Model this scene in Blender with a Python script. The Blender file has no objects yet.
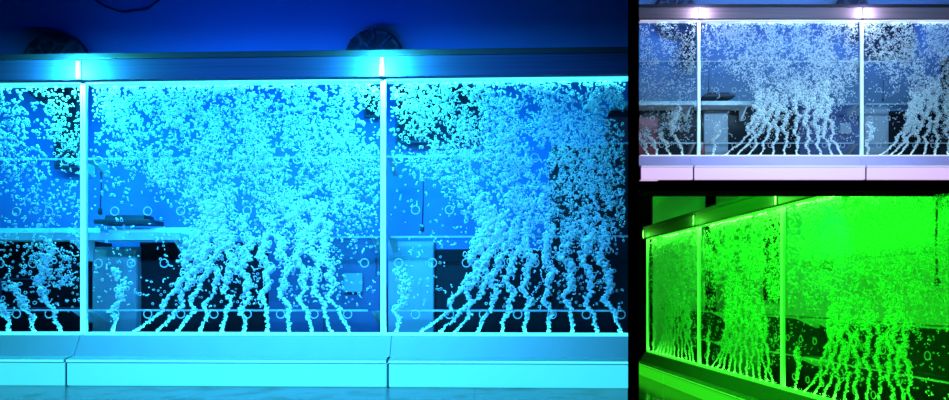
import bpy, math, random
import numpy as np
from mathutils import Matrix, Vector, noise

SC = bpy.context.scene
COL = SC.collection
PI = math.pi

# ------------------------------------------------------------------ camera
F_PX = 700.0
cam_data = bpy.data.cameras.new('camera')
cam = bpy.data.objects.new('camera', cam_data)
COL.objects.link(cam)
cam_data.sensor_fit = 'HORIZONTAL'
cam_data.sensor_width = 36.0
cam_data.lens = 36.0 * F_PX / 949.0
cam_data.shift_y = 92.0 / 949.0
cam_data.clip_start = 0.05
EYE = 1.6
cam.location = (0, 0, EYE)
cam.rotation_euler = (PI / 2, 0, 0)
SC.camera = cam

# ------------------------------------------------------------------ world + exposure
world = bpy.data.worlds.new('world')
SC.world = world
world.use_nodes = True
world.node_tree.nodes['Background'].inputs[0].default_value = (0.0, 0.0, 0.0, 1)
SC.view_settings.view_transform = 'Standard'
SC.view_settings.look = 'None'
SC.view_settings.exposure = 0.0
SC.view_settings.gamma = 1.0
SC.view_settings.use_curve_mapping = False
SC.cycles.use_denoising = True
SC.cycles.transparent_max_bounces = 40
SC.cycles.max_bounces = 8
SC.cycles.sample_clamp_indirect = 3.0
SC.cycles.caustics_reflective = False
SC.cycles.caustics_refractive = False


# ------------------------------------------------------------------ the three rooms
class Bay:
    """One room: origin = foot of its first light post, x along the wall, y behind it."""
    def __init__(self, key, word, loc, rotz, s, x0, x1, posts, pal, eye):
        self.key, self.word, self.s, self.rotz = key, word, s, rotz
        self.x0, self.x1, self.posts, self.pal = x0, x1, posts, pal
        self.M = Matrix.Translation(loc) @ Matrix.Rotation(rotz, 4, 'Z') @ Matrix.Scale(s, 4)
        self.eye = self.M.inverted() @ Vector((0, 0, EYE))

    def w(self, p):
        return self.M @ Vector(p)

    def seen(self, xa, za, y):
        """where something standing y behind the glass is, that shows at xa, za of the glass"""
        e = self.eye
        t = (y - e.y) / (-e.y)
        return e.x + (xa - e.x) * t, e.z + (za - e.z) * t


PAL_A = dict(front=(0.03, 0.42, 1.0), tank=(0.03, 0.62, 1.0), strip=(0.10, 0.86, 1.0), strip_e=1.0,
             plinth=(0.05, 0.80, 1.0), plinth_e=0.85, wall=(0.0, 0.085, 1.0), back=(0.0, 0.42, 1.0),
             lip=(0.08, 0.9, 1.0), head=(0.035, 0.95, 0.80),
             front_w=110, tank_w=10, wall_w=28, back_w=135, head_w=95)
PAL_B = dict(front=(0.30, 0.60, 0.86), tank=(0.48, 0.90, 1.0), strip=(0.42, 0.86, 0.90), strip_e=0.62,
             plinth=(0.85, 0.52, 1.0), plinth_e=0.8, wall=(0.10, 0.26, 1.0), back=(0.10, 0.32, 0.9),
             lip=(0.85, 0.75, 1.0), head=(0.85, 0.85, 1.0),
             front_w=75, tank_w=3, wall_w=75, back_w=20, head_w=12)
PAL_C = dict(front=(0.01, 1.0, 0.01), tank=(0.05, 1.0, 0.03), strip=(0.06, 1.0, 0.05), strip_e=0.9,
             plinth=(0.03, 0.80, 0.01), plinth_e=0.75, wall=(0.0, 1.0, 0.22), back=(0.005, 1.0, 0.01),
             lip=(0.05, 1.0, 0.03), head=(0.10, 1.0, 0.05),
             front_w=200, tank_w=20, wall_w=5, back_w=15, head_w=7, flood_w=100)

# blue room, left of the black divider
_a1 = Vector((-2.595, 4.64)); _a2 = Vector((-0.60, 4.57))
A_ROT = math.atan2(_a2.y - _a1.y, _a2.x - _a1.x)
A = Bay('A', 'blue', (_a1.x, _a1.y, EYE - 0.60), A_ROT, 1.0, -2.2, 3.6, (-2, 0, 2, 4), PAL_A, None)
# pale violet room, upper right
SB = 0.6
B = Bay('B', 'violet', (2.755 * SB, 8.59 * SB, EYE + 1.374 * SB - 0.016), 0.0, SB, -1.1, 3.6, (0, 2, 4), PAL_B, None)
# green room, lower right, its wall running away from the viewer
SCC = 1.28
C_ROT = math.atan2(-0.998, 0.0601)
C = Bay('C', 'green', (2.556 * SCC, 10.37 * SCC, EYE - 1.20 * SCC), C_ROT, SCC, 0.0, 6.3, (0, 2, 4, 6), PAL_C, None)


def at(bay, px, py, y):
    """local x, z of the point on the plane y behind the glass that a line from the eye meets"""
    d = bay.M.inverted().to_3x3() @ Vector(((px - 474.5) / F_PX, 1.0, (292 - py) / F_PX))
    t = (y - bay.eye.y) / d.y
    return bay.eye.x + d.x * t, bay.eye.z + d.z * t


def area(name, bay, pos, target, sx, sy, watts, color, spread=PI):
    l = bpy.data.lights.new(name, 'AREA')
    l.shape = 'RECTANGLE'
    l.size, l.size_y = sx * bay.s, sy * bay.s
    l.energy = watts * bay.s ** 2
    l.color = color
    l.spread = spread
    o = bpy.data.objects.new(name, l)
    COL.objects.link(o)
    p, t = bay.w(pos), bay.w(target)
    o.location = p
    z = (p - t).normalized()
    x = (bay.M.to_3x3() @ Vector((1, 0, 0))).normalized()
    x = (x - z * x.dot(z)).normalized()
    y = z.cross(x)
    o.rotation_euler = Matrix((x, y, z)).transposed().to_euler()
    return o


# added fill lights: unseen, one before each tank, others behind it for the walls
area('front_fill', A, (1.55, -2.2, 1.95), (1.55, 0, 0.85), 2.8, 0.2, PAL_A['front_w'], PAL_A['front'], math.radians(84))
area('wall_fill', A, (1.1, 0.14, 2.06), (1.1, 1.1, 2.5), 2.2, 0.05, PAL_A['wall_w'], PAL_A['wall'])
area('back_fill', A, (0.9, 0.16, 2.02), (0.9, 1.0, 1.0), 4.6, 0.05, PAL_A['back_w'], PAL_A['back'])
area('front_fill', B, (1.0, -3.2, 1.55), (1.3, 0, 1.15), 2.6, 0.2, PAL_B['front_w'], PAL_B['front'], math.radians(80))
area('wall_fill', B, (1.4, 0.12, 2.06), (1.4, 0.7, 2.5), 4.4, 0.05, PAL_B['wall_w'], PAL_B['wall'])
area('back_fill', B, (1.4, 0.12, 2.02), (1.4, 0.7, 1.0), 4.4, 0.05, PAL_B['back_w'], PAL_B['back'])
area('front_fill', C, (3.2, -0.8, 2.55), (3.2, 0, 0.9), 5.0, 0.3, PAL_C['front_w'], PAL_C['front'])
fl_l = bpy.data.lights.new('tank_flood_fill', 'AREA')  # added unseen flood near the floor, brightens the green tank's bubbles
fl_l.shape = 'DISK'; fl_l.size = 0.3; fl_l.energy = PAL_C['flood_w']; fl_l.color = PAL_C['front']; fl_l.spread = math.radians(110)
fl_o = bpy.data.objects.new('tank_flood_fill', fl_l); COL.objects.link(fl_o)
fl_o.location = (1.3, 2.9, EYE - 0.85)
fl_o.rotation_euler = (Vector((3.6, 8.6, EYE - 0.3)) - fl_o.location).to_track_quat('-Z', 'Y').to_euler()
area('back_fill', C, (2.9, 0.2, 2.04), (2.9, 1.4, 1.0), 5.4, 0.05, PAL_C['back_w'], PAL_C['back'])
area('wall_fill', C, (2.0, 0.5, 2.9), (0.0, 1.1, 2.0), 3.0, 0.2, PAL_C['wall_w'], PAL_C['wall'])


# ------------------------------------------------------------------ materials
def mat(name):
    m = bpy.data.materials.new(name)
    m.use_nodes = True
    nt = m.node_tree
    return m, nt, nt.nodes['Principled BSDF'], nt.nodes['Material Output']


def plain(name, rgb, rough=0.6, metal=0.0, spec=0.4, var=0.12, scale=6.0, bump=0.0, stretch=(1, 1, 1)):
    m, nt, b, out = mat(name)
    b.inputs['Roughness'].default_value = rough
    b.inputs['Metallic'].default_value = metal
    b.inputs['Specular IOR Level'].default_value = spec
    tc = nt.nodes.new('ShaderNodeTexCoord')
    mp = nt.nodes.new('ShaderNodeMapping')
    mp.inputs['Scale'].default_value = stretch
    n = nt.nodes.new('ShaderNodeTexNoise')
    n.inputs['Scale'].default_value = scale
    n.inputs['Detail'].default_value = 4
    r = nt.nodes.new('ShaderNodeValToRGB')
    r.color_ramp.elements[0].position = 0.3
    r.color_ramp.elements[1].position = 0.7
    r.color_ramp.elements[0].color = [c * (1 - var) for c in rgb] + [1]
    r.color_ramp.elements[1].color = [min(1, c * (1 + var)) for c in rgb] + [1]
    nt.links.new(tc.outputs['Object'], mp.inputs[0])
    nt.links.new(mp.outputs[0], n.inputs['Vector'])
    nt.links.new(n.outputs['Fac'], r.inputs[0])
    nt.links.new(r.outputs[0], b.inputs['Base Color'])
    if bump:
        bp = nt.nodes.new('ShaderNodeBump')
        bp.inputs['Strength'].default_value = bump
        bp.inputs['Distance'].default_value = 0.01
        nt.links.new(n.outputs['Fac'], bp.inputs['Height'])
        nt.links.new(bp.outputs[0], b.inputs['Normal'])
    return m


def glow(name, rgb, e, base=0.6):
    m, nt, b, out = mat(name)
    b.inputs['Base Color'].default_value = (base, base, base, 1)
    b.inputs['Roughness'].default_value = 0.35
    b.inputs['Emission Color'].default_value = (*rgb, 1)
    b.inputs['Emission Strength'].default_value = e
    return m


def clear(name, tint=(0.97, 0.99, 1.0), gloss=0.012, rough=0.08):
    m, nt, b, out = mat(name)
    nt.nodes.remove(b)
    t = nt.nodes.new('ShaderNodeBsdfTransparent'); t.inputs[0].default_value = (*tint, 1)
    g = nt.nodes.new('ShaderNodeBsdfGlossy'); g.inputs['Roughness'].default_value = rough
    mx = nt.nodes.new('ShaderNodeMixShader')
    lw = nt.nodes.new('ShaderNodeFresnel'); lw.inputs['IOR'].default_value = 1.25
    mu = nt.nodes.new('ShaderNodeMath'); mu.operation = 'MULTIPLY'; mu.inputs[1].default_value = gloss
    nt.links.new(lw.outputs[0], mu.inputs[0])
    nt.links.new(mu.outputs[0], mx.inputs[0])
    nt.links.new(t.outputs[0], mx.inputs[1]); nt.links.new(g.outputs[0], mx.inputs[2])
    nt.links.new(mx.outputs[0], out.inputs[0])
    return m


def frosted(name):
    """opaque froth: scatters light from every side"""
    m, nt, b, out = mat(name)
    nt.nodes.remove(b)
    d = nt.nodes.new('ShaderNodeBsdfDiffuse'); d.inputs[0].default_value = (0.95, 0.95, 0.95, 1)
    t = nt.nodes.new('ShaderNodeBsdfTranslucent'); t.inputs[0].default_value = (0.95, 0.95, 0.95, 1)
    mx = nt.nodes.new('ShaderNodeMixShader'); mx.inputs[0].default_value = 0.4
    nt.links.new(d.outputs[0], mx.inputs[1]); nt.links.new(t.outputs[0], mx.inputs[2])
    nt.links.new(mx.outputs[0], out.inputs[0])
    return m


def shell(name):
    """a clear bubble: bright towards its rim, see-through in the middle"""
    m, nt, b, out = mat(name)
    nt.nodes.remove(b)
    d = nt.nodes.new('ShaderNodeBsdfDiffuse'); d.inputs[0].default_value = (0.95, 0.95, 0.95, 1)
    tl = nt.nodes.new('ShaderNodeBsdfTranslucent'); tl.inputs[0].default_value = (0.95, 0.95, 0.95, 1)
    m1 = nt.nodes.new('ShaderNodeMixShader'); m1.inputs[0].default_value = 0.4
    t = nt.nodes.new('ShaderNodeBsdfTransparent')
    lw = nt.nodes.new('ShaderNodeLayerWeight'); lw.inputs[0].default_value = 0.5
    r = nt.nodes.new('ShaderNodeValToRGB')
    r.color_ramp.elements[0].position = 0.15; r.color_ramp.elements[1].position = 0.42
    mx = nt.nodes.new('ShaderNodeMixShader')
    nt.links.new(lw.outputs['Facing'], r.inputs[0]); nt.links.new(r.outputs[0], mx.inputs[0])
    nt.links.new(d.outputs[0], m1.inputs[1]); nt.links.new(tl.outputs[0], m1.inputs[2])
    nt.links.new(t.outputs[0], mx.inputs[1]); nt.links.new(m1.outputs[0], mx.inputs[2])
    nt.links.new(mx.outputs[0], out.inputs[0])
    return m


def tiles(name, rgb, dark, rough, w, h, mortar=0.006):
    m, nt, b, out = mat(name)
    tc = nt.nodes.new('ShaderNodeTexCoord')
    br = nt.nodes.new('ShaderNodeTexBrick')
    br.offset = 0.0
    br.inputs['Color1'].default_value = (*rgb, 1)
    br.inputs['Color2'].default_value = (*[c * 0.85 for c in rgb], 1)
    br.inputs['Mortar'].default_value = (*dark, 1)
    br.inputs['Scale'].default_value = 1
    br.inputs['Brick Width'].default_value = w
    br.inputs['Row Height'].default_value = h
    br.inputs['Mortar Size'].default_value = mortar
    n = nt.nodes.new('ShaderNodeTexNoise'); n.inputs['Scale'].default_value = 5; n.inputs['Detail'].default_value = 8
    r = nt.nodes.new('ShaderNodeValToRGB')
    r.color_ramp.elements[0].position = 0.34; r.color_ramp.elements[0].color = (0.15, 0.15, 0.15, 1)
    r.color_ramp.elements[1].position = 0.5; r.color_ramp.elements[1].color = (1, 1, 1, 1)
    mx = nt.nodes.new('ShaderNodeMix'); mx.data_type = 'RGBA'; mx.blend_type = 'MULTIPLY'; mx.inputs[0].default_value = 1
    nt.links.new(tc.outputs['Object'], br.inputs['Vector']); nt.links.new(tc.outputs['Object'], n.inputs['Vector'])
    nt.links.new(n.outputs['Fac'], r.inputs[0])
    nt.links.new(br.outputs['Color'], mx.inputs[6]); nt.links.new(r.outputs[0], mx.inputs[7])
    nt.links.new(mx.outputs[2], b.inputs['Base Color'])
    b.inputs['Roughness'].default_value = rough
    return m


def veined(name, rgb, vein):
    m, nt, b, out = mat(name)
    tc = nt.nodes.new('ShaderNodeTexCoord')
    v = nt.nodes.new('ShaderNodeTexVoronoi'); v.feature = 'DISTANCE_TO_EDGE'; v.inputs['Scale'].default_value = 9
    r = nt.nodes.new('ShaderNodeValToRGB')
    r.color_ramp.elements[0].position = 0.0; r.color_ramp.elements[0].color = (*vein, 1)
    r.color_ramp.elements[1].position = 0.14; r.color_ramp.elements[1].color = (*rgb, 1)
    nt.links.new(tc.outputs['Object'], v.inputs['Vector'])
    nt.links.new(v.outputs['Distance'], r.inputs[0]); nt.links.new(r.outputs[0], b.inputs['Base Color'])
    b.inputs['Roughness'].default_value = 0.7
    return m


BLACK = plain('black_paint', (0.002, 0.002, 0.002), 0.95, spec=0.0)
VOID = plain('black_lacquer_and_void', (0.006, 0.006, 0.010), 0.6, spec=0.15)  # also stands for the unlit dark of the recesses
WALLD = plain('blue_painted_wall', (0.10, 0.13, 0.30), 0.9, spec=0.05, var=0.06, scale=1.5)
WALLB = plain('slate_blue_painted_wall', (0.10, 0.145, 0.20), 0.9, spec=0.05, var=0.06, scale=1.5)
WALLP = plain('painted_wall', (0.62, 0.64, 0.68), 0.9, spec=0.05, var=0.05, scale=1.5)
WHITE = plain('white_laminate', (0.70, 0.70, 0.72), 0.5, var=0.05)
GREYC = plain('pale_cabinet', (0.26, 0.25, 0.28), 0.6, var=0.06, scale=9, stretch=(14, 1, 0.3))
STEEL = plain('brushed_metal', (0.20, 0.20, 0.24), 0.42, metal=0.35, var=0.25, scale=9, stretch=(0.15, 1, 14))
STEELD = plain('dark_metal', (0.05, 0.05, 0.07), 0.5, metal=0.3, var=0.2, stretch=(0.2, 1, 10))
BAND = plain('plinth_panel', (0.66, 0.66, 0.70), 0.45, var=0.03)
SEAM = plain('dark_gap', (0.03, 0.04, 0.06), 0.7)
DISC = veined('dark_woven_face', (0.006, 0.006, 0.01), (0.04, 0.04, 0.06))
DRIM = plain('dark_rim', (0.01, 0.01, 0.03), 0.6)
RED = plain('dark_red_panel', (0.35, 0.015, 0.03), 0.5)
NAVY = plain('navy_panel', (0.06, 0.07, 0.16), 0.6)
CABLE = plain('dark_cable', (0.02, 0.02, 0.03), 0.6)
GLASS = clear('acrylic_sheet')
WATER = clear('water', (0.96, 0.985, 1.0), 0.0)
SHELFG = clear('glass_shelf', (0.80, 0.92, 0.98), 0.3, 0.15)
EDGE = plain('frosted_glass_edge', (0.36, 0.38, 0.40), 0.3)
FROTH = frosted('froth')
BUB = shell('bubble_film')
FLOOR_A = tiles('floor_slate', (0.10, 0.11, 0.14), (0.03, 0.03, 0.05), 0.28, 1.62, 0.95)
FLOOR_C = tiles('floor_dark', (0.05, 0.05, 0.05), (0.01, 0.01, 0.01), 0.12, 1.2, 1.2)
for bay in (A, B, C):
    p = bay.pal
    bay.m_strip = glow('led_strip_' + bay.word, p['strip'], p['strip_e'] * 1.15)
    bay.m_plinth = glow('light_box_' + bay.word, p['plinth'], p['plinth_e'], 0.35)
    bay.m_lip = glow('led_line_' + bay.word, p['lip'], {'A': 0.95, 'B': 0.5, 'C': 0.7}[bay.key])
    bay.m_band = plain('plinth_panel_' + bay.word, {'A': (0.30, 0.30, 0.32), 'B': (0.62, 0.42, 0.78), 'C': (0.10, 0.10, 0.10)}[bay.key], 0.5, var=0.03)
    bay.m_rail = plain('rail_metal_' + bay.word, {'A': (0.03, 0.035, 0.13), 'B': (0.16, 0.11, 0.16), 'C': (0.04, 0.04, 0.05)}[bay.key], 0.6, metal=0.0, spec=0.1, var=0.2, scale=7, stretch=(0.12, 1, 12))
    bay.m_head = glow('lamp_head_' + bay.word, p['head'], 1.0)


# ------------------------------------------------------------------ mesh helpers
class MB:
    def __init__(self):
        self.v, self.f, self.mi = [], [], []

    def quadbox(self, pts, mi=0):
        n = len(self.v); self.v += [tuple(p) for p in pts]
        for q in ((0, 3, 2, 1), (4, 5, 6, 7), (0, 1, 5, 4), (1, 2, 6, 5), (2, 3, 7, 6), (3, 0, 4, 7)):
            self.f.append([n + i for i in q]); self.mi.append(mi)
        return self

    def box(self, x0, x1, y0, y1, z0, z1, mi=0):
        return self.quadbox([(x0, y0, z0), (x1, y0, z0), (x1, y1, z0), (x0, y1, z0),
                             (x0, y0, z1), (x1, y0, z1), (x1, y1, z1), (x0, y1, z1)], mi)

    def profile(self, yz, x0, x1, mi=0):
        n = len(self.v); k = len(yz)
        self.v += [(x0, y, z) for y, z in yz] + [(x1, y, z) for y, z in yz]
        for i in range(k):
            j = (i + 1) % k
            self.f.append([n + i, n + j, n + k + j, n + k + i]); self.mi.append(mi)
        self.f.append([n + i for i in range(k)][::-1]); self.mi.append(mi)
        self.f.append([n + k + i for i in range(k)]); self.mi.append(mi)
        return self

    def tube(self, pts, r, seg=8, mi=0):
        pts = [Vector(p) for p in pts]
        n = len(self.v)
        for i, p in enumerate(pts):
            d = (pts[min(i + 1, len(pts) - 1)] - pts[max(i - 1, 0)]).normalized()
            a = d.cross(Vector((0, 1, 0)))
            if a.length < 0.1:
                a = d.cross(Vector((0, 0, 1)))
            a.normalize(); b = d.cross(a)
            rr = r[i] if isinstance(r, (list, tuple)) else r
            for k in range(seg):
                t = 2 * PI * k / seg
                self.v.append(tuple(p + a * math.cos(t) * rr + b * math.sin(t) * rr))
        for i in range(len(pts) - 1):
            for k in range(seg):
                l = (k + 1) % seg
                self.f.append([n + i * seg + k, n + i * seg + l, n + (i + 1) * seg + l, n + (i + 1) * seg + k]); self.mi.append(mi)
        self.f.append([n + k for k in range(seg)][::-1]); self.mi.append(mi)
        m = n + (len(pts) - 1) * seg
        self.f.append([m + k for k in range(seg)]); self.mi.append(mi)
        return self

    def ring(self, R, r, a=28, b=8, squash=1.0, mi=0):
        """torus round the y axis"""
        n = len(self.v)
        for i in range(a):
            t = 2 * PI * i / a
            for j in range(b):
                s = 2 * PI * j / b
                q = R + r * math.cos(s)
                self.v.append((q * math.cos(t), r * squash * math.sin(s), q * math.sin(t)))
        for i in range(a):
            for j in range(b):
                i2, j2 = (i + 1) % a, (j + 1) % b
                self.f.append([n + i * b + j, n + i * b + j2, n + i2 * b + j2, n + i2 * b + j]); self.mi.append(mi)
        return self

    def disc(self, R, y0, y1, seg=40, mi=0):
        return self.tube([(0, y0, 0), (0, y1, 0)], R, seg, mi)

    def build(self, name, mats, parent=None, smooth=False, bevel=0.0):
        me = bpy.data.meshes.new(name)
        me.from_pydata(self.v, [], self.f)
        mats = mats if isinstance(mats, (list, tuple)) else [mats]
        for m in mats:
            me.materials.append(m)
        me.polygons.foreach_set('material_index', self.mi)
        if smooth:
            me.polygons.foreach_set('use_smooth', [True] * len(self.f))
        me.update()
        o = bpy.data.objects.new(name, me)
        COL.objects.link(o)
        if parent is not None:
            o.parent = parent
        if bevel:
            b = o.modifiers.new('bevel', 'BEVEL'); b.width = bevel; b.segments = 2; b.limit_method = 'ANGLE'
        return o


def place(o, bay, pos):
    o.location = bay.w(pos)
    o.rotation_euler = (0, 0, bay.rotz)
    o.scale = (bay.s,) * 3
    return o


def tag(o, label, cat, group=None, kind=None):
    o['label'] = label
    o['category'] = cat
    if group: o['group'] = group
    if kind: o['kind'] = kind
    return o


def thing(bay, name, label, cat, pos=(0, 0, 0), group=None):
    o = bpy.data.objects.new(name, None)
    o.empty_display_size = 0.1
    COL.objects.link(o)
    place(o, bay, pos)
    return tag(o, label, cat, group)


def struct(o):
    o['kind'] = 'structure'
    return o


# ------------------------------------------------------------------ black divider between the rooms
def ray(px, py, d):
    return ((px - 474.5) / F_PX * d, d, EYE + (292 - py) / F_PX * d)


d0 = 2.4
w0 = 11.0 / F_PX * d0
xl = (628 - 474.5) / F_PX
p0 = Vector((xl * d0, d0)); dirv = Vector(((633.5 - 474.5) / F_PX, 1.0)).normalized()
p1 = p0 + Vector((w0, 0)); far = 15.6
q0 = p0 + dirv * far; q1 = p1 + dirv * far
m = MB(); m.quadbox([(p0.x, p0.y, -0.6), (p1.x, p1.y, -0.6), (q1.x, q1.y, -0.6), (q0.x, q0.y, -0.6),
                     (p0.x, p0.y, 5.2), (p1.x, p1.y, 5.2), (q1.x, q1.y, 5.2), (q0.x, q0.y, 5.2)])
struct(m.build('wall_middle', BLACK))
# added sloping slab blocking light between the right rooms, then the upper room's floor
zt, zb = (292 - 181) / F_PX, (292 - 191) / F_PX
dB = 8.59 * SB - 0.17 * SB
hs = (zt - zb) * d0
rk = dirv.x / dirv.y
def right_face(d):
    return xl * d0 + w0 + rk * (d - d0) + 0.002
m = MB(); m.quadbox([(right_face(d0), d0, EYE + zb * d0), (4.6, d0, EYE + zb * d0), (4.6, dB, EYE + zt * dB - hs), (right_face(dB), dB, EYE + zt * dB - hs),
                     (right_face(d0), d0, EYE + zt * d0), (4.6, d0, EYE + zt * d0), (4.6, dB, EYE + zt * dB), (right_face(dB), dB, EYE + zt * dB)])
struct(m.build('added_divider_slab', BLACK))
fz = EYE + 1.374 * SB - 0.016
m = MB(); m.box(1.33, 4.6, dB, 8.59 * SB + 0.62, fz - 0.02, fz)
struct(m.build('floor_upper_room', BLACK))

# ------------------------------------------------------------------ blue room shell
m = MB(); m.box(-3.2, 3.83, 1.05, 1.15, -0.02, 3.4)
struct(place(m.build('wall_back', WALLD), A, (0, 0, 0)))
za = EYE - 0.60
m = MB(); m.quadbox([(-4.6, 2.7, za - 0.06), (xl * 2.7 - 0.002, 2.7, za - 0.06), (xl * 5.6 - 0.002, 5.6, za - 0.06), (-5.7, 5.8, za - 0.06),
                     (-4.6, 2.7, za), (xl * 2.7 - 0.002, 2.7, za), (xl * 5.6 - 0.002, 5.6, za), (-5.7, 5.8, za)])
fl = struct(m.build('floor', FLOOR_A))
# violet room shell
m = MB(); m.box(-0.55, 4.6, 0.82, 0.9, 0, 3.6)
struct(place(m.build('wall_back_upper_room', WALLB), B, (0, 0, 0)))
m = MB(); m.box(-1.0, 4.6, -1.9, 0.95, 3.75, 3.8)
struct(place(m.build('ceiling_upper_room', BLACK), B, (0, 0, 0)))
# green room shell
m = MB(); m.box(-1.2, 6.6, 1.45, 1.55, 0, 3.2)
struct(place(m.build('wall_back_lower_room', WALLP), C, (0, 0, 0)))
m = MB(); m.box(-1.2, -1.1, 0.42, 1.45, 0, 3.2)
struct(place(m.build('wall_far_lower_room', WALLP), C, (0, 0, 0)))
m = MB(); m.box(-1.3, -1.05, -1.2, 0.42, 0, 3.2)  # black box painted for the dark void beside the far wall
struct(place(m.build('dark_void_box', BLACK), C, (0, 0, 0)))
m = MB(); m.box(-1.1, -0.98, 1.32, 1.45, 0, 3.2)
struct(place(m.build('trim_1', BLACK), C, (0, 0, 0)))
m = MB(); m.box(-1.3, 8.0, -2.4, 1.55, -0.05, 0)
struct(place(m.build('floor_lower_room', FLOOR_C), C, (0, 0, 0)))
m = MB(); m.box(-1.3, 5.2, -1.6, 1.55, 3.2, 3.25)
struct(place(m.build('ceiling_over_green_wall', BLACK), C, (0, 0, 0)))

# ------------------------------------------------------------------ bubble geometry
def ico(sub):
    import bmesh
    bm = bmesh.new(); bmesh.ops.create_icosphere(bm, subdivisions=sub, radius=1.0)
    bm.verts.ensure_lookup_table()
    v = np.array([q.co[:] for q in bm.verts], dtype=np.float32)
    f = np.array([[q.index for q in fc.verts] for fc in bm.faces], dtype=np.int32)
    bm.free()
    return v, f


ICO1, ICO2 = ico(1), ico(2)


def blob_mesh(name, C_, R_, film, rng, mats, lumpy=0.25, detail=ICO2):
    """many separate bubbles as one mesh; C_ centres, R_ radii, film = see-through ones"""
    tv, tf = detail
    n = len(C_); nv = len(tv)
    sc = rng.uniform(0.75, 1.25, (n, 1, 3)).astype(np.float32)
    amp = np.where(film, 0.08, lumpy)[:, None, None]
    jit = 1 + (rng.uniform(-1, 1, (n, nv, 1)) * amp).astype(np.float32)
    V = tv[None] * sc * jit * R_[:, None, None] + C_[:, None, :]
    V[:, :, 1] = np.clip(V[:, :, 1], 0.013, 0.057)
    Fc = tf[None] + (np.arange(n) * nv)[:, None, None]
    me = bpy.data.meshes.new(name)
    me.vertices.add(n * nv); me.vertices.foreach_set('co', V.astype(np.float32).ravel())
    nf = n * len(tf)
    me.loops.add(nf * 3); me.loops.foreach_set('vertex_index', Fc.astype(np.int32).ravel())
    me.polygons.add(nf)
    me.polygons.foreach_set('loop_start', np.arange(nf, dtype=np.int32) * 3)
    me.polygons.foreach_set('loop_total', np.full(nf, 3, dtype=np.int32))
    for mm in mats:
        me.materials.append(mm)
    me.polygons.foreach_set('material_index', np.repeat(film.astype(np.int32), len(tf)))
    me.polygons.foreach_set('use_smooth', np.ones(nf, dtype=bool))
    me.update(calc_edges=True)
    o = bpy.data.objects.new(name, me)
    COL.objects.link(o)
    return o


Z0, Z1 = 0.335, 1.98            # bottom and top of the water behind the sheet
NOZ = [0.09, 0.165, 0.24, 0.31, 0.385, 0.46, 0.535, 0.61, 0.685, 0.76, 0.825, 0.885]


def bend(u0, z, ph, kind=0):
    """x of a rising stream at height z above the sill, panel from 0 to 2"""
    cen = 1.12 if kind == 0 else 1.02
    x0 = u0 * 2
    pull = (cen - x0)
    k = 0.56 * (1 - math.exp(-z / 0.26)) + 0.03 * min(1.0, z)
    side = (0.98 if pull > 0 else 0.55) * min(1.0, abs(pull) / 0.85) ** 0.45
    if u0 < 0.10:
        side = 0.12
    x = x0 + pull * k * side
    x += 0.022 * math.sin(z * 21 + ph) * min(1, z * 6) + 0.013 * math.sin(z * 47 + ph * 2.3) * min(1, z * 8)
    return x


def stream_mesh(name, u0, height, seed, kind, fine=1.0, path=None):
    rng = np.random.default_rng(seed)
    ph = rng.uniform(0, 6.28)
    Cs, Rs, Fm = [], [], []
    z = 0.0
    while z < height:
        f = z / height
        x = (path or bend)(u0, z, ph, kind)
        spread = 0.005 + 0.024 * f ** 1.3
        cnt = 3 if f < 0.5 else 4
        for _ in range(cnt):
            if f > 0.75 and rng.random() < (f - 0.75) * 2.5:
                continue
            film = f > 0.35 and rng.random() < 0.45
            r = rng.uniform(0.005, 0.011) if not film else rng.uniform(0.011, 0.020)
            Cs.append((x + rng.normal(0, spread), 0.035 + rng.uniform(-0.008, 0.008), Z0 + 0.006 + z + rng.uniform(-0.004, 0.004)))
            Rs.append(r * fine * (0.8 if z < 0.08 else 1)); Fm.append(film)
        z += 0.0085 + 0.004 * f
    return blob_mesh(name, np.array(Cs, dtype=np.float32), np.array(Rs, dtype=np.float32), np.array(Fm), rng, (FROTH, BUB))


def sm(a, b, x):
    t = max(0.0, min(1.0, (x - a) / (b - a)))
    return t * t * (3 - 2 * t)


def density_mid(u, v):
    """share of the sheet covered with bubbles, u across and v up"""
    if v < 0.10:
        return 0.0
    core = sm(0.10 + 0.0 * v, 0.40, u) * (1 - 0.35 * sm(0.86, 1.0, u))
    left_edge = 0.40 - 0.33 * sm(0.35, 0.85, v)
    d = sm(left_edge - 0.07, left_edge + 0.10, u)
    right_edge = 0.88 + 0.08 * sm(0.3, 0.6, v)
    d *= 1 - 0.75 * sm(right_edge - 0.05, right_edge + 0.06, u)
    d *= 0.12 + 0.93 * sm(0.32, 0.56, v)
    d += 0.05 + 0.20 * sm(0.5, 0.9, v)
    return min(1.0, d)


def density_left(u, v):
    d = 0.35 + 0.25 * sm(0.5, 0.8, v)
    d *= 0.35 + 0.65 * sm(0.18, 0.5, v)
    if 0.18 < v < 0.36 and 0.78 < u < 0.95:
        d = 0.9
    if v < 0.08:
        d = 0
    return d


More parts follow.
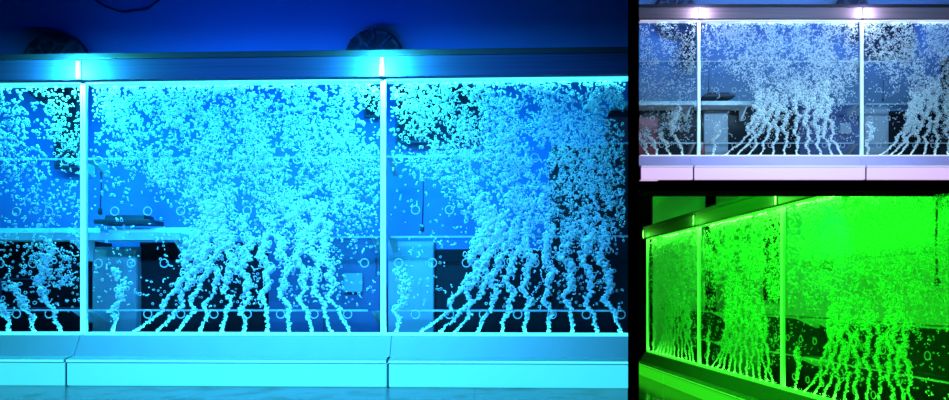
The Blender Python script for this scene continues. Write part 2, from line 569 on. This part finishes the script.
def cloud(bay, name, x0, ua, ub, count, dens, seed, detail, label, rr=(0.0032, 0.0062), where=''):
    rng = np.random.default_rng(seed)
    if bay.key == 'C':
        rr = (0.0030, 0.0052)
    Cs, Rs, Fm = [], [], []
    tries = 0
    while len(Cs) < count and tries < count * 12:
        tries += 1
        u = rng.uniform(ua, ub); v = rng.uniform(0.03, 0.995)
        d = dens(u, v)
        nz = noise.noise(Vector((u * 11 + seed, v * 7, 0.3))) * 0.9 + noise.noise(Vector((u * 42, v * 34 + seed, 1.7))) * 0.8
        if rng.random() > d * (0.62 + nz):
            continue
        big = rng.random()
        film = big > 0.5
        r = rng.uniform(*rr) if not film else rng.uniform(rr[1], rr[1] * (2.2 if big > 0.95 else 1.45))
        Cs.append((u * 2, 0.035 + rng.uniform(-0.012, 0.012), Z0 + v * (Z1 - Z0))); Rs.append(r); Fm.append(film)
        if not film and rng.random() < 0.6:      # short curls of bubbles chained together
            a = rng.uniform(0, 6.28); da = rng.uniform(-0.9, 0.9)
            px, pz = Cs[-1][0], Cs[-1][2]
            for _ in range(rng.integers(1, 4)):
                px += math.cos(a) * r * 1.7; pz += math.sin(a) * r * 1.7; a += da
                if ua * 2 + 0.02 < px < ub * 2 - 0.02 and Z0 + 0.02 < pz < Z1 - 0.01:
                    Cs.append((px, 0.035, pz)); Rs.append(r * rng.uniform(0.7, 1.0)); Fm.append(False)
    o = blob_mesh(name, np.array(Cs, dtype=np.float32), np.array(Rs, dtype=np.float32), np.array(Fm), rng, (FROTH, BUB), detail=detail)
    place(o, bay, (x0, 0, 0))
    tag(o, label, 'bubbles', None, 'stuff')
    return o


# ------------------------------------------------------------------ one bubble wall section and its neighbours
ORD = ['first', 'second', 'third', 'fourth', 'fifth', 'sixth', 'seventh', 'eighth', 'ninth', 'tenth', 'eleventh', 'twelfth']
ROOM = {'A': 'big blue picture area', 'B': 'violet bubble wall at top right', 'C': 'green bubble wall at lower right'}
WALL = {'A': 'blue bubble wall', 'B': 'violet bubble wall', 'C': 'green bubble wall'}
SECT = {'A': {-2: 'left', 0: 'middle', 2: 'right'}, 'B': {-2: 'left', 0: 'middle', 2: 'right'},
        'C': {0: 'farthest', 2: 'middle', 4: 'nearest'}}

ring_mesh = MB().ring(0.027, 0.0035).build('spacer', EDGE, smooth=True)
RING_ME = ring_mesh.data
RING_ME.materials.clear(); RING_ME.materials.append(plain('spacer_plastic', (0.42, 0.45, 0.50), 0.5))
bpy.data.objects.remove(ring_mesh)


def panel(bay, x0, ua=0.0, ub=1.0):
    sec = SECT[bay.key][x0]
    t = thing(bay, 'bubble_tank', f'{sec} clear sheet tank section of the {WALL[bay.key]}', 'bubble tank', (x0, 0, 0),
              f'clear tank sections of the {WALL[bay.key]}')
    a, b = ua * 2 + 0.021, ub * 2 - 0.021
    MB().box(a, b, 0.0, 0.010, Z0, Z1).build('front_sheet', GLASS, t)
    MB().box(a, b, 0.060, 0.070, Z0, Z1).build('rear_sheet', GLASS, t)
    MB().box(a, b, 0.0105, 0.0595, Z0 + 0.004, Z1 - 0.012).build('water', WATER, t)
    s = MB().box(a, b, -0.006, 0.070, Z1 - 0.002, Z1 + 0.010).build('light_strip', bay.m_lip, t)
    s = MB().box(a, b, -0.014, 0.070, Z0 - 0.020, Z0 - 0.002).build('sill', bay.m_lip, t)
    for r, z in enumerate((0.455, 0.79, 1.135, 1.47, 1.81)):
        off = 0.211 if r % 2 == 0 else 0.100
        for k in range(9):
            x = off + k * 0.222
            if a + 0.04 < x < b - 0.04:
                o = bpy.data.objects.new('spacer', RING_ME)
                COL.objects.link(o); o.parent = t; o.location = (x, 0.006, z)
    # edge lighting sealed into the sheet's top and bottom
    L = b - a
    area('edge_light', bay, (x0 + (a + b) / 2, 0.035, Z1 - 0.006), (x0 + (a + b) / 2, 0.035, 1.0), L, 0.03,
         bay.pal['tank_w'] * L / 2, bay.pal['tank'])
    area('edge_light', bay, (x0 + (a + b) / 2, 0.035, Z0 + 0.001), (x0 + (a + b) / 2, 0.035, 1.0), L, 0.03,
         bay.pal['tank_w'] * 0.6 * L / 2, bay.pal['tank'])
    return t


def post(bay, x, label):
    t = thing(bay, 'light_post', label, 'light post', (x, 0, 0), f'glowing posts of the {WALL[bay.key]}')
    MB().box(-0.018, 0.018, 0.004, 0.030, 0.30, 1.985).build('post_body', BAND, t, bevel=0.003)
    for s in (-1, 1):
        MB().box(s * 0.011 - 0.006, s * 0.011 + 0.006, -0.003, 0.004, 0.32, 1.985).build('led_strip', bay.m_strip, t)
    # lamp head on the rail above the post
    h = thing(bay, 'spot_lamp', f'small spot lamp on the top rail over the {label.split(" of the ")[0].replace("glowing ", "")} of the {WALL[bay.key]}',
              'lamp', (x + 0.0, -0.045, 2.03), f'rail lamps of the {WALL[bay.key]}')
    MB().box(-0.020, 0.020, -0.010, 0.0, -0.036, 0.090).build('housing', STEELD, h, bevel=0.002)
    MB().box(-0.009, 0.009, -0.014, -0.010, -0.034, 0.080).build('lens', bay.m_head, h)
    l = bpy.data.lights.new('lamp_light', 'POINT')
    l.energy = bay.pal['head_w'] * bay.s ** 2; l.color = bay.pal['head']; l.shadow_soft_size = 0.02 * bay.s
    lo = bpy.data.objects.new('lamp_light', l); COL.objects.link(lo)
    lo.location = bay.w((x, -0.15, 2.035))
    return t


def base(bay, xa, xb, sec):
    """illuminated plinth section: low light box with a set back sloping panel over it"""
    t = thing(bay, 'plinth', f'{sec} glowing plinth section under the {WALL[bay.key]}', 'plinth', (xa, 0, 0),
              f'plinth sections under the {WALL[bay.key]}')
    L = xb - xa - 0.012
    MB().box(0.006, L, -0.185, 0.09, 0.004, 0.150).build('light_box', bay.m_plinth, t, bevel=0.006)
    MB().profile([(-0.190, 0.150), (-0.190, 0.172), (-0.120, 0.186), (0.09, 0.186), (0.09, 0.150)], 0.006, L).build('ledge', bay.m_band, t)
    MB().box(0.006, L, -0.192, -0.186, 0.156, 0.170).build('light_line', bay.m_lip, t)
    MB().profile([(-0.10, 0.186), (-0.030, 0.313), (0.09, 0.313), (0.09, 0.186)], 0.001, L + 0.009).build('sloping_panel', bay.m_band, t)
    MB().box(-0.006, 0.006, -0.180, 0.08, 0.002, 0.148).build('joint', SEAM, t)
    return t


def rail(bay, x0, x1):
    t = thing(bay, 'top_rail', f'long brushed metal top rail of the {WALL[bay.key]}', 'rail', (x0, 0, 0))
    L = x1 - x0
    MB().box(0, L, -0.045, 0.095, 1.992, 2.128).build('rail_face', bay.m_rail, t, bevel=0.004)
    MB().box(0, L, -0.050, 0.110, 2.129, 2.166).build('rail_cap', DRIM, t, bevel=0.003)
    return t


# ------------------------------------------------------------------ build the walls
rail(A, -2.2, 3.60); rail(B, -0.78, 3.75); rail(C, -0.03, 6.6)
for i, (x, lab) in enumerate(((0, 'left glowing post of the blue bubble wall'), (2, 'right glowing post of the blue bubble wall'))):
    post(A, x, lab)
for x, lab in ((0, 'left glowing post of the violet bubble wall'), (2, 'right glowing post of the violet bubble wall')):
    post(B, x, lab)
for x, lab in ((0, 'farthest glowing post of the green bubble wall'), (2, 'middle glowing post of the green bubble wall'),
               (4, 'nearest glowing post of the green bubble wall')):
    post(C, x, lab)

panel(A, -2, 0.55, 1.0); panel(A, 0); panel(A, 2, 0, 0.808)
panel(B, -2, 0.63, 1.0); panel(B, 0); panel(B, 2, 0, 0.75)
panel(C, 0); panel(C, 2); panel(C, 4, 0, 1.16)

base(A, -1.0, 0.0, 'left end'); base(A, 0.0, 2.06, 'middle'); base(A, 2.06, 3.59, 'right end')
base(B, -0.76, -0.12, 'left end'); base(B, -0.12, 1.95, 'middle'); base(B, 1.95, 3.7, 'right end')
base(C, 0.0, 1.3, 'farthest'); base(C, 1.3, 3.5, 'second farthest'); base(C, 3.5, 6.6, 'nearest')

# ------------------------------------------------------------------ bubble streams, then the loose clouds
def left_path(u0, z, ph, kind):
    x = u0 * 2 - 0.11 * (1 - math.exp(-z / 0.16))
    return x + 0.05 * math.sin(z * 12 + 1.0) * min(1, z * 5) + 0.01 * math.sin(z * 50 + ph)


def streams(bay, x0, nozzles, kind, hmul=1.0, path=None, hs=None):
    sec = SECT[bay.key][x0]
    for i, u in enumerate(nozzles):
        rnd = random.Random(i * 7 + x0 + ord(bay.key))
        h = (hs[i] if hs else 0.42 if u < 0.10 else rnd.uniform(0.72, 0.95)) * hmul
        o = stream_mesh('bubble_stream', u, h, 100 * ord(bay.key) + 17 * i + x0 + 5, kind, fine=0.68 if bay.key == 'C' else 1.0, path=path)
        place(o, bay, (x0, 0, 0))
        tag(o, f'{ORD[i]} bubble stream from the left in the {sec} section of the {WALL[bay.key]}', 'bubble stream',
            f'bubble streams in the {WALL[bay.key]}')


NOZ_R = [0.04, 0.12, 0.185, 0.235, 0.31, 0.388, 0.462, 0.54, 0.617, 0.697, 0.775]
streams(A, -2, [0.74, 0.825, 0.91], 0, path=left_path, hs=[0.3, 0.34, 0.62])
streams(A, 0, NOZ, 0)
streams(A, 2, NOZ_R, 1)
streams(B, -2, [0.69, 0.75, 0.825, 0.91], 0, path=left_path, hs=[0.3, 0.35, 0.34, 0.62])
streams(B, 0, NOZ, 0)
streams(B, 2, NOZ_R[:8], 1)
for q in (0, 2):
    streams(C, q, NOZ, 0)
streams(C, 4, NOZ, 0)


def dens_right(u, v):
    if v < 0.10:
        return 0.0
    d = density_mid(min(1.0, u * 1.05 + 0.05), v)
    return d


def dens_green(u, v):
    return max(density_mid(min(u, 0.8), v), 0.55 * sm(0.36, 0.5, v) * (1 - 0.85 * sm(0.6, 0.85, u)))


for bay, det, k in ((A, ICO2, 1.0), (B, ICO1, 1.0), (C, ICO1, 1.15)):
    for x0 in SECT[bay.key]:
        if bay.key == 'C':
            cloud(bay, 'bubble_cloud', x0, 0.02, 1.145 if x0 == 4 else 0.985, int((6000 if x0 == 0 else 11000) * k), dens_green, 31 + x0, det,
                  f'cloud of small loose bubbles filling the {SECT[bay.key][x0]} section of the {WALL[bay.key]}')
        else:
            ua, ub = (0.58 if bay is A else 0.645, 0.985) if x0 < 0 else (0.02, 0.985 if x0 == 0 else (0.785 if bay is A else 0.80))
            fn = density_left if x0 < 0 else (density_mid if x0 == 0 else dens_right)
            n = int((3300 if x0 < 0 else 14500 if x0 == 0 else 12000) * k * (1.0 if bay is A else 0.9))
            cloud(bay, 'bubble_cloud', x0, ua, ub, n, fn, 31 + x0 + ord(bay.key), det,
                  f'cloud of small loose bubbles filling the {SECT[bay.key][x0]} section of the {WALL[bay.key]}')


# ------------------------------------------------------------------ things behind the sheets
def backbox(bay, name, label, cat, xa0, xa1, za0, za1, y, depth, material, parts=None, group=None):
    """a cabinet, screen or board whose front stands y behind the sheet"""
    X0, Zb = bay.seen(xa0, za0, y); X1, Zt = bay.seen(xa1, za1, y)
    t = thing(bay, name, label, cat, ((X0 + X1) / 2, y, max(0.0, Zb)), group)
    w = (X1 - X0) / 2; h = Zt - max(0.0, Zb)
    return t, w, h


def shelf_unit(bay, xa0, xa1, y, side):
    """thick white shelf board with a lip and brackets"""
    X0, Z = bay.seen(xa0, 0.955, y); X1, _ = bay.seen(xa1, 0.955, y)
    t = thing(bay, 'shelf', f'thick white shelf board behind the {side} section of the {WALL[bay.key]}', 'shelf', (X0, y, Z),
              f'thick shelf boards behind the {WALL[bay.key]}')
    L = X1 - X0
    MB().box(0, L, 0, 0.30, 0.0, 0.035).build('board', WHITE, t, bevel=0.003)
    MB().box(0, L, -0.012, 0, -0.012, 0.04).build('front_lip', EDGE, t)
    MB().box(0, L, 0.27, 0.30, 0.035, 0.10).build('upstand', WHITE, t)
    for x in (L - 0.06,):
        m = MB(); m.profile([(0.02, 0.0), (0.28, 0.0), (0.28, -0.15), (0.24, -0.15)], x - 0.012, x + 0.012)
        m.build('bracket', WHITE, t)
    return t


def glass_shelf(bay, xa0, xa1, za, y, word):
    X0, Z = bay.seen(xa0, za, y); X1, _ = bay.seen(xa1, za, y)
    t = thing(bay, 'glass_shelf', f'{word} thin glass shelf behind the {WALL[bay.key]}', 'shelf', (X0, y, Z), f'glass shelves behind the {WALL[bay.key]}')
    L = X1 - X0
    MB().box(0, L, 0, 0.22, 0, 0.008).build('pane', SHELFG, t)
    MB().box(0, L, -0.004, 0, -0.002, 0.011).build('bright_edge', EDGE, t)
    k = 0
    for px in (-2, 0, 2):
        for s in (-0.06, 0.05):
            X, _ = bay.seen(px + s, za, y)
            if X0 < X < X1 + 0.1 and k < 6:
                m = MB(); m.profile([(0.0, -0.002), (0.22, -0.002), (0.22, -0.09), (0.19, -0.09)], X - X0 - 0.016, X - X0 + 0.016)
                m.build('bracket', EDGE, t); k += 1
    return t


def cabinet(bay, xa0, xa1, za1, y, label, material, doors=2, handle=True, zfloor=0.0, name='cabinet', depth=0.35):
    X0, _ = bay.seen(xa0, 0.5, y); X1, Zt = bay.seen(xa1, za1, y)
    t = thing(bay, name, label, 'cabinet', (X0, y, zfloor))
    L = X1 - X0
    MB().box(0, L, 0.012, depth, 0, Zt - zfloor).build('carcass', material, t, bevel=0.004)
    for d in range(doors):
        a = L * d / doors + 0.004; b = L * (d + 1) / doors - 0.004
        dd = MB().box(a, b, 0.0, 0.011, 0.03, Zt - zfloor - 0.02).build('door', material, t, bevel=0.002)
        if handle:
            MB().box(b - 0.03, b - 0.02, -0.014, -0.001, (Zt - zfloor) * 0.72, (Zt - zfloor) * 0.85).build('handle', STEELD, dd)
    return t


def open_bay(bay, xa0, xa1, za0, za1, y, label, frame=True):
    """solid black box: the dark of an open recess is painted, not hollow"""
    X0, Zb = bay.seen(xa0, za0, y); X1, Zt = bay.seen(xa1, za1, y)
    Zb = max(0.0, Zb)
    t = thing(bay, 'dark_unit', label, 'cabinet', (X0, y, Zb))
    L, H = X1 - X0, Zt - Zb
    MB().box(0, L, 0.03, 0.30, 0, H).build('carcass', VOID, t)
    if frame:
        m = MB()
        m.box(L * .45, L * .95, 0.012, 0.029, H * .30, H * .31); m.box(L * .45, L * .95, 0.012, 0.029, H * .60, H * .61)
        m.box(L * .45, L * .46, 0.012, 0.029, H * .30, H * .61); m.box(L * .94, L * .95, 0.012, 0.029, H * .30, H * .61)
        m.build('door_frame', NAVY, t)
    return t


def hanging_cord(bay, xa, za0, za1, y, label):
    X, Za = bay.seen(xa, za1, y); X2, Zb = bay.seen(xa - 0.02, za0, y)
    t = thing(bay, 'hanging_cord', label, 'cord', (X, y, Zb))
    H = Za - Zb
    MB().tube([(-0.004, 0, 0.03), (0.004, 0, H * .5), (0, 0, H)], 0.0045, 6).build('cord', CABLE, t, smooth=True)
    MB().tube([(-0.004, 0, -0.01), (-0.004, 0, 0.0), (-0.004, 0, 0.03), (-0.004, 0, 0.045)], [0.006, 0.015, 0.013, 0.005], 10).build('weight', CABLE, t, smooth=True)
    return t


def dark_tray(bay, xa0, xa1, za, y, label):
    X0, Z = bay.seen(xa0, za, y); X1, _ = bay.seen(xa1, za, y)
    t = thing(bay, 'tray', label, 'tray', (X0, y, Z))
    L = X1 - X0
    MB().box(0.0, L, 0, 0.22, 0, 0.03).build('tray_base', CABLE, t, bevel=0.006)
    MB().profile([(0.03, 0.03), (0.05, 0.065), (0.18, 0.065), (0.20, 0.03)], L * 0.15, L * 0.85).build('tray_lid', CABLE, t, bevel=0.004)
    return t


def screen(bay, xa0, xa1, za0, za1, y, label, name='wall_screen'):
    X0, Zb = bay.seen(xa0, za0, y); X1, Zt = bay.seen(xa1, za1, y)
    t = thing(bay, name, label, 'screen', (X0, y, Zb))
    L, H = X1 - X0, Zt - Zb
    MB().box(0, L, 0, 0.05, 0, H).build('frame', CABLE, t, bevel=0.006)
    MB().box(0.02, L - 0.02, -0.004, 0.0, 0.02, H - 0.02).build('display', VOID, t)
    return t


def wall_disc(bay, xa, za, R, y, label):
    X, Z = bay.seen(xa, za, y)
    t = thing(bay, 'wall_disc', label, 'wall ornament', (X, y, Z), f'round dark discs above the {WALL[bay.key]}')
    MB().disc(R * 0.97, -0.03, 0.02, 48).build('face', DISC, t)
    MB().ring(R * 0.97, 0.014, 48, 8).build('rim', DRIM, t, smooth=True)
    m = MB()
    rnd = random.Random(int(R * 1000))
    for k in range(18):
        a = 2 * PI * k / 18 + rnd.uniform(-.1, .1)
        pts = [(math.cos(a + rnd.uniform(-.08, .08)) * q * R, -0.034, math.sin(a + rnd.uniform(-.08, .08)) * q * R) for q in (0.15, 0.45, 0.7, 0.95)]
        m.tube(pts, 0.006, 6)
    m.build('ribs', DRIM, t, smooth=True)
    return t


for bay in (A, B):
    W = WALL[bay.key]
    yb = 0.92 if bay is A else 0.68
    shelf_unit(bay, -1.05, -0.03, 0.30, 'left'); shelf_unit(bay, 0.03, 0.66, 0.30, 'middle')
    glass_shelf(bay, -1.1, 0.75, 1.478, 0.22, 'upper left')
    glass_shelf(bay, 1.0, 2.75, 1.478, 0.22, 'upper right')
    glass_shelf(bay, -1.1, 1.9, 0.475, 0.20, 'lower left')
    glass_shelf(bay, 2.05, 3.55, 0.475, 0.20, 'lower right')
    glass_shelf(bay, 1.28, 1.98, 0.955, 0.22, 'middle height central')
    glass_shelf(bay, 2.05, 3.6, 0.955, 0.22, 'middle height right')
    cabinet(bay, 0.06, 0.36, 0.90, 0.56, f'pale upright cabinet behind the left post of the {W}', GREYC, 1, False, depth=0.25)
    cabinet(bay, 2.03, 2.33, 0.93, 0.56, f'pale upright cabinet behind the right post of the {W}', GREYC, 1, False, depth=0.25)
    open_bay(bay, -1.1, 0.045, 0.30, 0.94, 0.58, f'black recess under the shelf behind the left section of the {W}')
    open_bay(bay, 0.37, 1.22, 0.30, 0.93, 0.60, f'black recess beside the pale cabinet behind the middle section of the {W}', False)
    open_bay(bay, 2.34, 3.08, 0.30, 0.88, 0.60, f'black recess behind the streams in the right section of the {W}', False)
    open_bay(bay, 3.10, 3.62, 0.30, 1.55, 0.60, f'tall black void at the right end behind the {W}', False)
    cabinet(bay, 1.24, 1.98, 0.96, 0.60, f'navy low cabinet behind the middle section of the {W}', NAVY, 2, True, depth=0.22)
    screen(bay, 2.08, 2.64, 1.57, 1.95, yb, f'black square wall screen right of the right post of the {W}')
    screen(bay, -0.20, -0.03, 1.42, 1.96, yb, f'narrow black wall panel left of the left post of the {W}', 'speaker_panel')
    screen(bay, 1.87, 1.975, 1.74, 1.96, yb, f'small black wall panel left of the right post of the {W}', 'speaker_panel')
    dark_tray(bay, 0.07, 0.45, 1.055, 0.45, f'flat dark tray on the thick shelf behind the middle section of the {W}')
    hanging_cord(bay, 0.12, 1.12, 1.47, 0.36, f'thin dark cord hanging over the tray behind the {W}')
    hanging_cord(bay, 2.26, 1.00, 1.47, 0.36, f'thin dark cord hanging behind the right section of the {W}')
    X, Z = bay.seen(1.80, 0.66, 0.56)
    o = place(MB().box(-0.07, 0.07, 0, 0.02, -0.07, 0.07).build('switch_box', GREYC, bevel=0.006), bay, (X, 0.56, Z))
    tag(o, f'small pale square box on the navy cabinet behind the {W}', 'box')
    if bay is B:
        cabinet(bay, -1.15, -0.50, 0.80, 0.52, 'dark red upright panel cabinet at the left end of the violet bubble wall', RED, 1, False, depth=0.05)
        cabinet(bay, 0.0, 0.08, 0.5, 0.53, 'narrow dark red strip cabinet right of the left post of the violet bubble wall', RED, 1, False, depth=0.02)
R1, R2 = 0.29, 0.225
wall_disc(A, -0.18, 2.080, R1, 0.95, 'large dark veined disc above the left post of the blue bubble wall')
wall_disc(A, 1.94, 2.130, R2, 0.95, 'smaller dark veined disc above the right post of the blue bubble wall')
wall_disc(B, -0.28, 2.055, R1, 0.70, 'dark veined disc above the left post of the violet bubble wall')
wall_disc(B, 1.88, 2.10, R2, 0.70, 'dark veined disc above the right post of the violet bubble wall')
X, Z = A.seen(0.3, 2.50, 1.0)
m = MB(); m.tube([(X - 0.35, 1.035, Z + .1), (X - 0.2, 1.03, Z - 0.0), (X - 0.05, 1.03, Z - .05), (X + 0.15, 1.03, Z - 0.03), (X + 0.3, 1.03, Z + .09)], 0.006, 6)
tag(place(m.build('wall_cable', CABLE, smooth=True), A, (0, 0, 0)), 'thin dark cable sagging across the blue wall right of the large disc', 'cable')

# green room furniture
def c_box(name, label, cat, x0, x1, y0, y1, z0, z1, material):
    t = thing(C, name, label, cat, (x0, y0, z0))
    MB().box(0, x1 - x0, 0.012, y1 - y0, 0, z1 - z0).build('carcass', material, t, bevel=0.005)
    n = max(1, int((x1 - x0) / 0.6))
    for k in range(n):
        a = (x1 - x0) * k / n + 0.004; b = (x1 - x0) * (k + 1) / n - 0.004
        MB().box(a, b, 0.0, 0.011, 0.03, z1 - z0 - 0.02).build('door', material, t, bevel=0.002)
    return t


c_box('dark_unit', 'long low black cabinet behind the nearest section of the green bubble wall', 'cabinet', 2.35, 5.4, 0.6, 0.95, 0, 0.93, VOID)
c_box('cabinet', 'pale low cabinet behind the middle section of the green bubble wall', 'cabinet', 1.5, 2.3, 0.6, 0.95, 0, 0.93, GREYC)
c_box('dark_unit', 'black low cabinet behind the farthest section of the green bubble wall', 'cabinet', -0.6, 1.45, 0.6, 0.95, 0, 0.93, VOID)
for x0, word in ((0.0, 'farthest'), (2.0, 'middle'), (4.0, 'nearest')):
    for z, h in ((1.478, 'upper'), (0.955, 'middle height'), (0.60, 'lower')):
        t = thing(C, 'glass_shelf', f'{h} thin glass shelf behind the {word} section of the green bubble wall', 'shelf', (x0 + 0.04, 0.2, z), 'glass shelves behind the green bubble wall')
        MB().box(0, 1.9, 0, 0.22, 0, 0.008).build('pane', SHELFG, t)
        MB().box(0, 1.9, -0.004, 0, -0.002, 0.011).build('bright_edge', EDGE, t)
        for bx in (0.06, 1.84):
            m = MB(); m.profile([(0.0, -0.002), (0.22, -0.002), (0.22, -0.09), (0.19, -0.09)], bx - 0.012, bx + 0.012)
            m.build('bracket', EDGE, t)

X, Z = at(C, 937, 282, 1.0); X2, Z2 = at(C, 936, 200, 1.0)
t = thing(C, 'hanging_cord', 'dark cord with a weight hanging at the right edge behind the green bubble wall', 'cord', (X, 1.0, Z))
MB().tube([(0, 0, 0.05), (-0.01, 0, (Z2 - Z) * .5), (0, 0, Z2 - Z)], 0.008, 6).build('cord', CABLE, t, smooth=True)
MB().tube([(0, 0, -0.03), (0, 0, -0.01), (0, 0, 0.04), (0, 0, 0.07)], [0.01, 0.028, 0.02, 0.008], 10).build('weight', CABLE, t, smooth=True)
X, Z = at(C, 934, 216, 1.1); X2, Z2 = at(C, 949, 170, 1.1)
t = thing(C, 'wall_screen', 'black screen on the wall at the top right behind the green bubble wall', 'screen', (X, 1.38, Z))
MB().box(0, 0.9, 0, 0.05, 0, 0.8).build('frame', CABLE, t, bevel=0.006)
MB().box(0.02, 0.88, -0.004, 0.0, 0.02, 0.78).build('display', VOID, t)

for a, b, c, d, word in ((684, 697, 330, 234, 'farthest'), (763, 779, 300, 214, 'middle')):  # boards added to darken the bright wall behind these sections
    X, Z = at(C, a, c, 1.38); X1, Z1_ = at(C, b, d, 1.38)
    X, X1 = min(X, X1), max(X, X1)
    t = thing(C, 'darkening_board', f'added black board darkening the wall behind the right side of the {word} green bubble section', 'panel', (X, 1.38, max(0.94, Z)))
    MB().box(0, X1 - X, 0, 0.069, 0, min(2.6, Z1_) - max(0.94, Z)).build('backing', CABLE, t, bevel=0.006)
    MB().box(0.03, X1 - X - 0.03, -0.006, 0.0, 0.03, min(2.6, Z1_) - max(0.94, Z) - 0.03).build('face', VOID, t)
